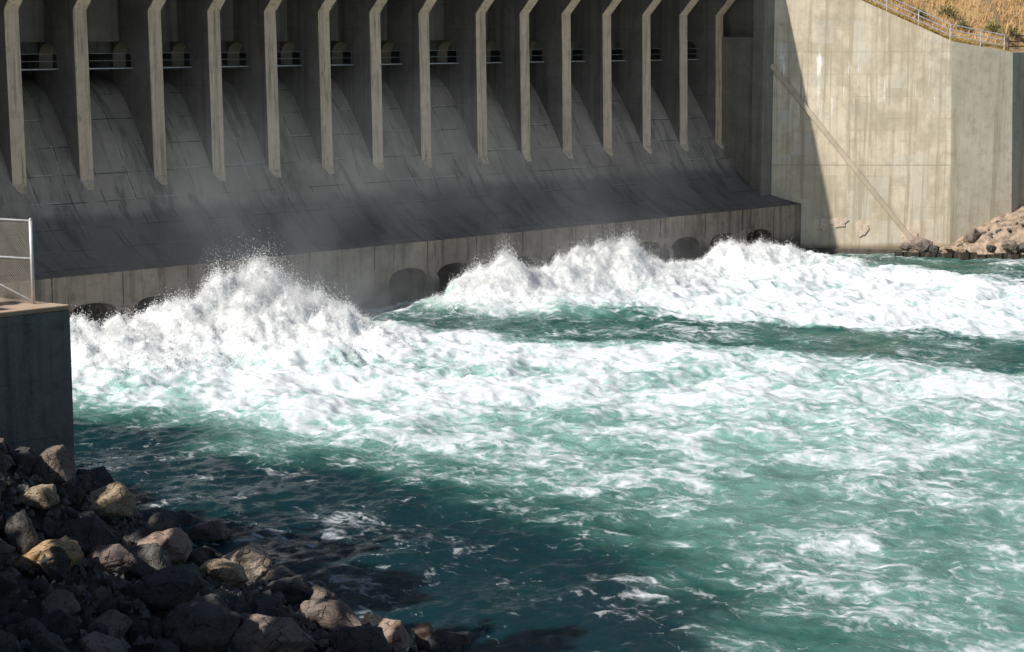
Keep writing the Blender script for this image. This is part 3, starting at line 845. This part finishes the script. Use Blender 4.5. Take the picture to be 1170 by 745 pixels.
M_ROCK = {
 'grey': rock_mat('grey rock', (0.17, 0.16, 0.148), (0.10, 0.095, 0.09)),
 'dark': rock_mat('dark rock', (0.10, 0.093, 0.088), (0.055, 0.053, 0.053)),
 'tan': rock_mat('tan rock', (0.46, 0.36, 0.25), (0.35, 0.265, 0.175)),
 'orange': rock_mat('orange rock', (0.50, 0.345, 0.18), (0.40, 0.29, 0.165), (0.44, 0.25, 0.09)),
 'pink': rock_mat('pinkish rock', (0.42, 0.31, 0.25), (0.31, 0.225, 0.18)),
 'beige': rock_mat('beige rock', (0.55, 0.465, 0.36), (0.40, 0.33, 0.25), (0.12, .10, .085)),
 'lava': rock_mat('grey brown rock', (0.27, 0.215, 0.18), (0.19, 0.15, 0.13)),
}
def rock_mesh(name, seed, mat, sub=3):
    r_ = random.Random(seed)
    from mathutils import noise as mn
    bm = bmesh.new()
    n = r_.randint(9, 14)
    for i in range(n):
        z = 1 - 2 * (i + .5) / n; t = i * 2.39996 + r_.uniform(-.5, .5); q = math.sqrt(1 - z * z)
        k = r_.uniform(.85, 1.18)
        bm.verts.new((q * math.cos(t) * k, q * math.sin(t) * k, z * k))
    bmesh.ops.convex_hull(bm, input=bm.verts[:])
    bmesh.ops.delete(bm, geom=[v for v in bm.verts if not v.link_faces], context='VERTS')
    bmesh.ops.dissolve_limit(bm, angle_limit=math.radians(14), verts=bm.verts[:], edges=bm.edges[:])
    bmesh.ops.bevel(bm, geom=bm.edges[:], offset=r_.uniform(.02, .06), segments=1, affect='EDGES', profile=.6)
    bmesh.ops.triangulate(bm, faces=bm.faces[:])
    for _ in range(sub):
        es = [e for e in bm.edges if e.calc_length() > .12]
        if es: bmesh.ops.subdivide_edges(bm, edges=es, cuts=1, use_grid_fill=True)
        bmesh.ops.triangulate(bm, faces=bm.faces[:])
    off = Vector((seed * 3.1, seed * 1.7, 0))
    for v in bm.verts:
        d = v.co.normalized()
        v.co += d * (.085 * mn.fractal(v.co * 1.4 + off, 1.0, 2.0, 4) + .05 * (abs(mn.noise(v.co * 2.6 + off)) - .2) + .03 * mn.noise(v.co * 7 + off))
    bmesh.ops.recalc_face_normals(bm, faces=bm.faces[:])
    me = bpy.data.meshes.new(name); bm.to_mesh(me); bm.free()
    me.polygons.foreach_set('use_smooth', [True] * len(me.polygons))
    try: me.set_sharp_from_angle(angle=math.radians(24))
    except Exception: pass
    me.materials.append(mat)
    return me
def boulder(loc, dims, rot, seed, mat, label, group=None, sub=4, me=None):
    o = bpy.data.objects.new('boulder', me or rock_mesh('boulder', seed, M_ROCK[mat], sub))
    o.location = loc; o.scale = dims; o.rotation_euler = rot
    COL.objects.link(o)
    return tag(o, label, 'boulder', group)
# view ray to the bank (positions of the individual rocks)
def cam_uv(p):
    d = Vector(p) - CAM
    f3 = FV * math.cos(PITCH) + Vector((0, 0, -math.sin(PITCH))); u3 = RV.cross(f3)
    z = d.dot(f3)
    return 585 + 2200 * d.dot(RV) / z, 372.5 - 2200 * d.dot(u3) / z, z
def on_bank(px, py, lift=0.0):
    f3 = FV * math.cos(PITCH) + Vector((0, 0, -math.sin(PITCH))); u3 = RV.cross(f3)
    d = (f3 + RV * ((px - 585) / 2200) - u3 * ((py - 372.5) / 2200))
    t = 30.0
    while t < 75:
        p = CAM + d * t
        if p.z < float(bank_z(np.array(p.x), np.array(p.y))) + lift or p.z < 0.0: return p
        t += .05
    return p
SP = []
# px, py, half width m, half depth m, half height m, yaw, seed, material, label
special = [
 (128, 574, .66, .5, .42, .3, 11, 'tan', 'flat topped tan boulder beside the end of the abutment wall, lit by the sun'),
 (52, 636, 1.0, .6, .34, -.75, 12, 'orange', 'long low orange boulder with a sunlit top'),
 (124, 641, .62, .5, .36, -.5, 13, 'lava', 'rough grey brown boulder right of the long orange boulder'),
 (188, 627, .66, .5, .5, -.4, 14, 'pink', 'pinkish speckled boulder with a flat sunlit face'),
 (240, 612, .75, .5, .42, -.7, 15, 'lava', 'dark blocky boulder at the waterline with a sunlit top edge'),
 (278, 646, .74, .6, .62, -.5, 16, 'beige', 'large pale beige boulder leaning at the waterline, brightest of the bank'),
 (312, 660, .55, .35, .35, .2, 17, 'beige', 'slanted pale boulder right behind the large beige boulder'),
 (172, 645, .5, .45, .5, .4, 18, 'grey', 'grey pointed boulder in front of the pinkish boulder'),
 (255, 655, .6, .4, .32, -.9, 19, 'tan', 'tilted grey tan slab left of the large beige boulder'),
 (374, 702, .95, .45, .36, -1.05, 20, 'lava', 'long sloping brown slab at the waterline with a sunlit top'),
 (450, 728, .52, .45, .40, -.5, 21, 'pink', 'reddish brown boulder beside the leaning timber post'),
 (312, 733, .95, .7, .55, -.4, 22, 'lava', 'large rounded brown boulder at the bottom edge with dappled sun'),
 (28, 612, .35, .35, .62, .3, 23, 'grey', 'upright grey slab standing above the long orange boulder'),
 (62, 532, .5, .45, .5, .2, 24, 'lava', 'brown boulder with sun flecks at the foot of the abutment wall'),
 (48, 568, .5, .4, .28, -.4, 25, 'tan', 'small flat pale boulder below the abutment wall'),
 (232, 716, .9, .6, .55, .5, 26, 'dark', 'big dark shaded boulder left of the large rounded brown boulder'),
 (190, 672, .8, .6, .5, -.3, 27, 'dark', 'big dark shaded boulder in front of the pinkish boulder'),
 (330, 676, .7, .5, .4, -.5, 28, 'dark', 'dark slab in front of the slanted pale boulder'),
 (98, 612, .6, .5, .45, -.2, 29, 'dark', 'dark bluish boulder between the flat tan and the long orange boulders'),
 (205, 600, .55, .45, .4, .6, 30, 'dark', 'dark wet boulder at the waterline above the pinkish boulder'),
 (216, 652, .22, .2, .16, .1, 31, 'beige', 'fist shaped pale stone left of the large beige boulder'),
 (222, 664, .18, .18, .14, .1, 32, 'beige', 'little pale stone below the fist shaped pale stone'),
 (134, 650, .22, .15, .12, .1, 33, 'beige', 'small pale stone under the rough grey brown boulder'),
 (100, 588, .2, .14, .1, .5, 34, 'beige', 'small pale stone left below the flat topped tan boulder'),
 (62, 645, .3, .3, .42, .2, 35, 'dark', 'dark rounded boulder in front of the long orange boulder'),
 (420, 738, .6, .5, .5, -.3, 36, 'dark', 'dark boulder below the long sloping brown slab'),
]
taken = []
for px, py, a, b_, c_, yw, sd_, mt, lb in special:
    p = on_bank(px, py, c_ * .6)
    a, b_, c_ = a * 1.15, b_ * 1.1, c_ * 1.12
    boulder(p, (a, b_, c_), (random.uniform(-.2, .2), random.uniform(-.2, .2), yw - YAW + .3), sd_, mt, lb)
    taken.append((p.x, p.y, max(a, b_)))
protos = [rock_mesh('boulder', 100 + i, M_ROCK[('dark', 'dark', 'grey', 'dark', 'lava')[i % 5]], 3) for i in range(22)]
cnt = 0
for rad_lo, rad_hi, tries in ((.62, .9, 90), (.4, .62, 700), (.16, .36, 9000)):
    for _ in range(tries):
        if cnt > 235: break
        x, y = random.uniform(-33, -15.5), random.uniform(-62, -27)
        r = random.uniform(rad_lo, rad_hi)
        if y > -41.6 and x < -21.6 + (y + 41) * -.24 + r: continue
        z = float(bank_z(np.array(x), np.array(y)))
        if z < -.45: continue
        u, v, zc = cam_uv((x, y, z))
        if zc < 12 or u < -60 or u > 560 or v < 500 or v > 790: continue
        if any((x - a) ** 2 + (y - b_) ** 2 < ((r + c_) * .74) ** 2 for a, b_, c_ in taken): continue
        rp = 2200 / zc
        if any(abs(u - q[0]) < (r + q[2] * .75) * rp and v > q[1] and v - r * rp < q[1] + q[4] * rp * .5 for q in special[:17]): continue
        taken.append((x, y, r)); cnt += 1
        me = random.choice(protos)
        boulder((x, y, z + r * .12), (r * random.uniform(.9, 1.25), r * random.uniform(.75, 1.05), r * random.uniform(.6, .95)),
                (random.uniform(-.5, .5), random.uniform(-.5, .5), random.uniform(0, 6.28)), 0, None,
                'dark angular boulder among the shaded riprap', 'shaded riprap boulders on the left bank', me=me)
print('rocks', cnt)
# small broken stone filling the gaps: nobody could count it
def rubble(n):
    x = rng.uniform(-31, -16.2, n); y = rng.uniform(-57, -38, n)
    z = bank_z(x, y)
    k = (z > -.25) & ~((y > -41.5) & (x < -21.7))
    x, y, z = x[k], y[k], z[k]; n = len(x)
    base = np.array([(1, 0, -.3), (.2, .9, -.4), (-.9, .3, -.2), (-.3, -.8, -.35), (.3, -.2, .8), (-.35, .35, .65)])
    fcs = np.array([(0, 1, 4), (1, 5, 4), (1, 2, 5), (2, 3, 5), (3, 4, 5), (3, 0, 4), (0, 3, 2), (0, 2, 1)])
    a = rng.uniform(0, 6.28, n); r = rng.uniform(.04, .17, n)
    b = base[None] * rng.uniform(.6, 1.4, (n, 6, 3)) * r[:, None, None]
    ca, sa = np.cos(a)[:, None], np.sin(a)[:, None]
    co = np.stack([b[..., 0] * ca - b[..., 1] * sa + x[:, None], b[..., 0] * sa + b[..., 1] * ca + y[:, None], b[..., 2] + (z - .06)[:, None]], -1)
    o = np_mesh('rubble', co.reshape(-1, 3), (np.arange(n)[:, None, None] * 6 + fcs[None]).reshape(-1, 3), M_ROCK['grey'], False)
    tag(o, 'small broken stone filling the gaps between the riprap boulders', 'rubble', kind='stuff')
rubble(4500)
# leaning timber post at the waterline
pb_ = on_bank(487, 738, .1)
mb = MB()
ax_ = Vector((-.22, .0, 1)).normalized(); sx = RV; sy = ax_.cross(sx).normalized(); sx = sy.cross(ax_)
q = []
for t, k in ((-1.2, 1.0), (.45, 1.0), (.52, .86)):
    for a, b_ in ((-1, -1), (1, -1), (1, 1), (-1, 1)):
        q.append(pb_ + ax_ * t + sx * (a * .2 * k) + sy * (b_ * .2 * k))
mb.add(q, [(3, 2, 1, 0), (0, 1, 5, 4), (1, 2, 6, 5), (2, 3, 7, 6), (3, 0, 4, 7), (4, 5, 9, 8), (5, 6, 10, 9), (6, 7, 11, 10), (7, 4, 8, 11), (8, 9, 10, 11)])
tag(mb.build('timber_post', M_TIMBER, None, bevel=.02), 'dark leaning timber post with a rusty sunlit edge at the waterline', 'post')

# ------------------------------------------------------------------ right bank: sheet piles, rocks, sandy slope
mb = MB()
L = []
u = 3.2; k = 0
while u < 22:
    dd = -2.2 - (u - 5) * .12
    for du, off in ((0, 0), (.5, 0), (.62, .1), (.92, .1), (1.04, 0)):
        L.append((u + du, dd + off))
    u += 1.05
vs, fs = [], []
for i, (a, d) in enumerate(L):
    h = .30 + .05 * math.sin(i // 5 * 2.3) + (.06 if (i // 5) % 4 == 0 else 0)
    vs += [wp(a, d, -2), wp(a, d, h), wp(a, d + .05, h), wp(a, d + .05, -2)]
for i in range(len(L) - 1):
    a, b_ = i * 4, i * 4 + 4
    fs += [(a, b_, b_ + 1, a + 1), (a + 1, b_ + 1, b_ + 2, a + 2), (a + 2, b_ + 2, b_ + 3, a + 3)]
mb.add(vs, fs)
tag(mb.build('sheet_pile_wall', M_RUST, None), 'low rusty corrugated sheet pile wall at the waterline below the wing wall', 'wall')
M_SAND = simple('sandy rubble', (0.36, 0.275, 0.205), 1.0, 0, .4, 2.5)
us, ds = np.arange(4.0, 26, .25), np.arange(-4.4, 6.5, .25)
UU, DD = np.meshgrid(us, ds)
fr = -2.1 - (UU - 5) * .12
ZZ = 0.25 + sstep(6.0, 12.5, UU) * 1.9 + np.clip(DD - fr, 0, 5) * .18 * sstep(5.5, 9, UU) + .16 * fbm(UU / 1.1, DD / 1.1, 81)
ZZ = np.where(DD < fr + .45, -2.0, ZZ + .13 * fbm(UU / .45, DD / .45, 83))
co = np.stack([O_W.x + RV.x * UU + FV.x * DD, O_W.y + RV.y * UU + FV.y * DD, ZZ], -1).reshape(-1, 3)
nu = len(us); ii = np.arange(len(ds) - 1)[:, None] * nu + np.arange(nu - 1)[None]
b = np_mesh('sandy_bank', co, np.stack([ii, ii + 1, ii + nu + 1, ii + nu], -1).reshape(-1, 4), M_SAND)
tag(b, 'pale sandy slope below the end of the wing wall', 'bank', kind='structure')
for u, d, z, a, b_, c_, sd_, mt, lb in [
    (8.35, -1.2, 1.25, .72, .6, .62, 51, 'lava', 'round grey brown boulder against the foot of the wing wall'),
    (5.0, -1.3, .75, .85, .6, .5, 52, 'lava', 'dark fractured rock at the bottom end of the diagonal ledge'),
    (10.6, -2.2, .75, .75, .6, .5, 53, 'lava', 'grey rock on the sandy slope above the sheet piles'),
    (12.2, -2.3, .95, 1.2, .7, .65, 54, 'lava', 'large rough rock at the right edge above the sheet piles'),
    (6.7, -1.7, .55, .4, .35, .2, 55, 'tan', 'small flat tan rock between the dark rock and the round boulder'),
    (11.7, -.3, 2.3, .7, .4, .35, 56, 'tan', 'tan rock high on the sandy slope beside the wall end'),
    (10.2, -1.6, 1.15, .5, .4, .4, 58, 'lava', 'middle sized brown rock halfway up the sandy slope'),
    (11.4, -2.35, .7, .55, .4, .35, 59, 'grey', 'grey rock wedged between the two rough rocks above the sheet piles'),
    (7.5, -1.9, .5, .55, .4, .25, 60, 'tan', 'low tan rock at the waterline in front of the round boulder'),
    (5.8, -1.9, .5, .45, .35, .35, 61, 'dark', 'dark jagged rock right of the fractured rock'),
    (4.0, -1.2, .6, .5, .4, .3, 62, 'lava', 'pale broken rubble rock left of the fractured rock'),
    (9.4, -2.1, .6, .4, .35, .3, 57, 'dark', 'small dark rock right of the round grey brown boulder')]:
    boulder(wp(u, d, z), (a, b_, c_), (.2, .1, sd_ * .7), sd_, mt, lb)

small = [rock_mesh('boulder', 200 + i, M_ROCK[('lava', 'tan', 'grey', 'lava')[i % 4]], 2) for i in range(8)]
for k in range(26):
    u, d = random.uniform(5.2, 13.2), random.uniform(-2.5, 0.0)
    f = float(sstep(6.0, 12.5, np.array(u))); fr_ = -2.1 - (u - 5) * .12
    z = .25 + f * 1.9 + max(0, min(5, d - fr_)) * .18 * float(sstep(5.5, 9, np.array(u)))
    if d < fr_ + .3: continue
    r = random.uniform(.08, .3)
    boulder(wp(u, d, z + .02), (r, r * random.uniform(.7, 1), r * random.uniform(.5, .8)), (random.uniform(-.4, .4), random.uniform(-.4, .4), random.uniform(0, 6.28)), 0, None,
            'small loose stone on the sandy slope below the wing wall', 'loose stones on the sandy slope', me=random.choice(small))

# ------------------------------------------------------------------ trees on the left bank (out of frame, their shade falls into it)
M_BARK = simple('bark', (0.11, 0.08, 0.055), .95, 0, .4, 5)
M_LEAF = grass_mat('dark tree leaves', (0.055, 0.085, 0.03), (0.085, 0.11, 0.04))
LIT = []      # openings in the crowns: (point, radius) towards the sun
for px, py, r, lift in [(128, 570, .62, .3), (40, 634, .6, .3), (75, 632, .6, .3), (124, 638, .5, .3), (190, 622, .5, .4), (243, 608, .5, .4), (270, 640, .6, .5), (288, 650, .5, .4),
                        (312, 655, .4, .3), (350, 690, .35, .3), (372, 700, .4, .3), (396, 712, .35, .3), (445, 722, .4, .3), (486, 730, .25, .3), (330, 722, .32, .4), (298, 728, .25, .4),
                        (60, 527, .22, .4), (45, 566, .25, .3), (95, 588, .25, .2), (225, 660, .35, .2), (165, 640, .25, .5), (10, 640, .25, .2)]:
    LIT.append((on_bank(px, py, lift), r * 1.6))
LIT += [(Vector((-22.9, -40.0, 9.0)), 1.3), (Vector((-23.2, -39.0, 8.6)), 1.3), (Vector((-22.6, -40.9, 7.9)), .8)]
def tree(x, y, h, cr, seed):
    g = np.random.default_rng(seed)
    zb = float(bank_z(np.array(x), np.array(y))) - .3
    h = h + 2.6 - zb
    t = empty('tree', (x, y, zb), 'leafy tree on the left bank casting shade over the riprap', 'tree', 'shade trees on the left bank')
    B = Vector((x, y, zb))
    mb = MB()
    p, r = B, .28
    nseg = 7
    for i in range(nseg):
        q_ = B + Vector((g.normal(0, .12), g.normal(0, .12), h * .92 * (i + 1) / nseg)); r2 = .28 * (1 - (i + 1) / nseg) + .03
        mb.tube(p, q_, r, 8, r2); p, r = q_, r2
    ends = []
    for i in range(34):
        z = h * g.uniform(.16, .97) ** .8; a = g.uniform(0, 6.28); l = cr * math.sqrt(max(.12, 1.12 - (z / h) ** 3)) * g.uniform(.6, 1.0)
        s = B + Vector((0, 0, z)); e = s + Vector((math.cos(a) * l, math.sin(a) * l, l * g.uniform(.1, .45)))
        mb.tube(s, e, .06, 5, .015); ends.append((s, e))
    mb.build('trunk', M_BARK, t)
    C = []
    for s, e in ends:
        for k in range(10):
            f = g.uniform(.3, 1.05); c = s.lerp(e, f)
            C.append((c, g.uniform(.45, .85)))
    pts = []
    for c, rr in C:
        n_ = 34
        v = g.normal(0, 1, (n_, 3)); v /= np.linalg.norm(v, axis=1)[:, None]
        pts.append(np.array(c)[None] + v * rr * g.uniform(.3, 1, n_)[:, None] ** .6)
    P = np.concatenate(pts)
    keep = np.ones(len(P), bool)
    S = np.array(TO_SUN)
    for c, rr in LIT:
        d = P - np.array(c)[None]
        al = d @ S
        perp = np.linalg.norm(d - al[:, None] * S[None], axis=1)
        keep &= ~((al > 0) & (perp < rr * (0.75 + .5 * pnoise(P[:, 0] * 1.3, P[:, 2] * 1.3, 7))))
    P = P[keep]
    n_ = len(P)
    a = g.normal(0, 1, (n_, 3)); a /= np.linalg.norm(a, axis=1)[:, None]
    b2 = np.cross(a, g.normal(0, 1, (n_, 3))); b2 /= np.linalg.norm(b2, axis=1)[:, None]
    s = g.uniform(.18, .34, (n_, 1))
    co = np.stack([P - a * s, P - b2 * s * .6, P + a * s, P + b2 * s * .6], 1).reshape(-1, 3) - np.array(B)[None]
    o = np_mesh('crown', co, np.arange(4 * n_).reshape(-1, 4), M_LEAF, False); o.parent = t
for i, (x, y, h, cr) in enumerate([(-36, -16, 14.5, 4.6), (-36.5, -22.5, 15.5, 4.8), (-37, -29, 15.5, 4.8), (-36.5, -35.5, 15.5, 4.8), (-37.5, -42, 15, 4.8), (-38, -48.5, 14.5, 4.6), (-39.5, -55, 14, 4.2),
                                   (-43, -25.5, 16, 4.8), (-43, -38.5, 16, 4.8), (-43.5, -51, 15.5, 4.6), (-45, -61, 14.5, 4.4), (-41, -19, 15.5, 4.8), (-41.5, -32, 16, 4.8), (-42, -45, 16, 4.8), (-43, -57, 15.5, 4.4), (-37, -52, 13, 4.0), (-48, -34, 15, 4.8), (-48.5, -46, 15, 4.8)]):
    tree(x, y, h, cr, 300 + i)

# ------------------------------------------------------------------ drifting mist over the chute
mm = NT('mist')
p = mm.pos()
sep = mm.n('ShaderNodeSeparateXYZ', i_Vector=p)
nz = mm.noise(mm.pos((.16, .16, .11), (2, 5, 0)), 1.0, 3, .55)
dens = mm.ramp(nz, .40, .72)
gx = mm.math('MULTIPLY', mm.ramp(sep.outputs[0], -6.0, 9.0), mm.math('SUBTRACT', 1.0, mm.ramp(sep.outputs[0], 15.0, 40.0)))
gz = mm.math('SUBTRACT', 1.0, mm.ramp(sep.outputs[2], 3.0, 13.5))
dens = mm.math('MULTIPLY', mm.math('MULTIPLY', dens, gx), mm.math('MULTIPLY', gz, 0.040))
nl = mm.ramp(mm.noise(mm.pos((.45, .45, .35), (1, 3, 0)), 1.0, 3, .6), .38, .7)
def near(c, w): return mm.math('SUBTRACT', 1.0, mm.ramp(mm.math('ABSOLUTE', mm.math('SUBTRACT', sep.outputs[0], c)), 0.0, w))
low = mm.math('MULTIPLY', mm.math('SUBTRACT', 1.0, mm.ramp(sep.outputs[2], 1.2, 5.2)), nl)
local = mm.math('ADD', mm.math('ADD', near(9.0, 8.0), mm.math('MULTIPLY', near(25.0, 6.0), .45)), mm.math('MULTIPLY', near(32.0, 7.0), .5))
dens = mm.math('ADD', dens, mm.math('MULTIPLY', mm.math('MULTIPLY', low, local), 0.09))
pv = mm.n('ShaderNodeVolumePrincipled')
pv.inputs['Color'].default_value = (.90, .95, .99, 1)
mm.t.links.new(dens, pv.inputs['Density'])
mm.t.links.new(pv.outputs[0], mm.out.inputs['Volume'])
mb = MB(); mb.box((-7, -15.5, .2), (52, -5.45, 14.5))
mist = mb.build('mist', mm.mat)
tag(mist, 'thin white mist drifting up in front of the chute', 'mist', kind='stuff')
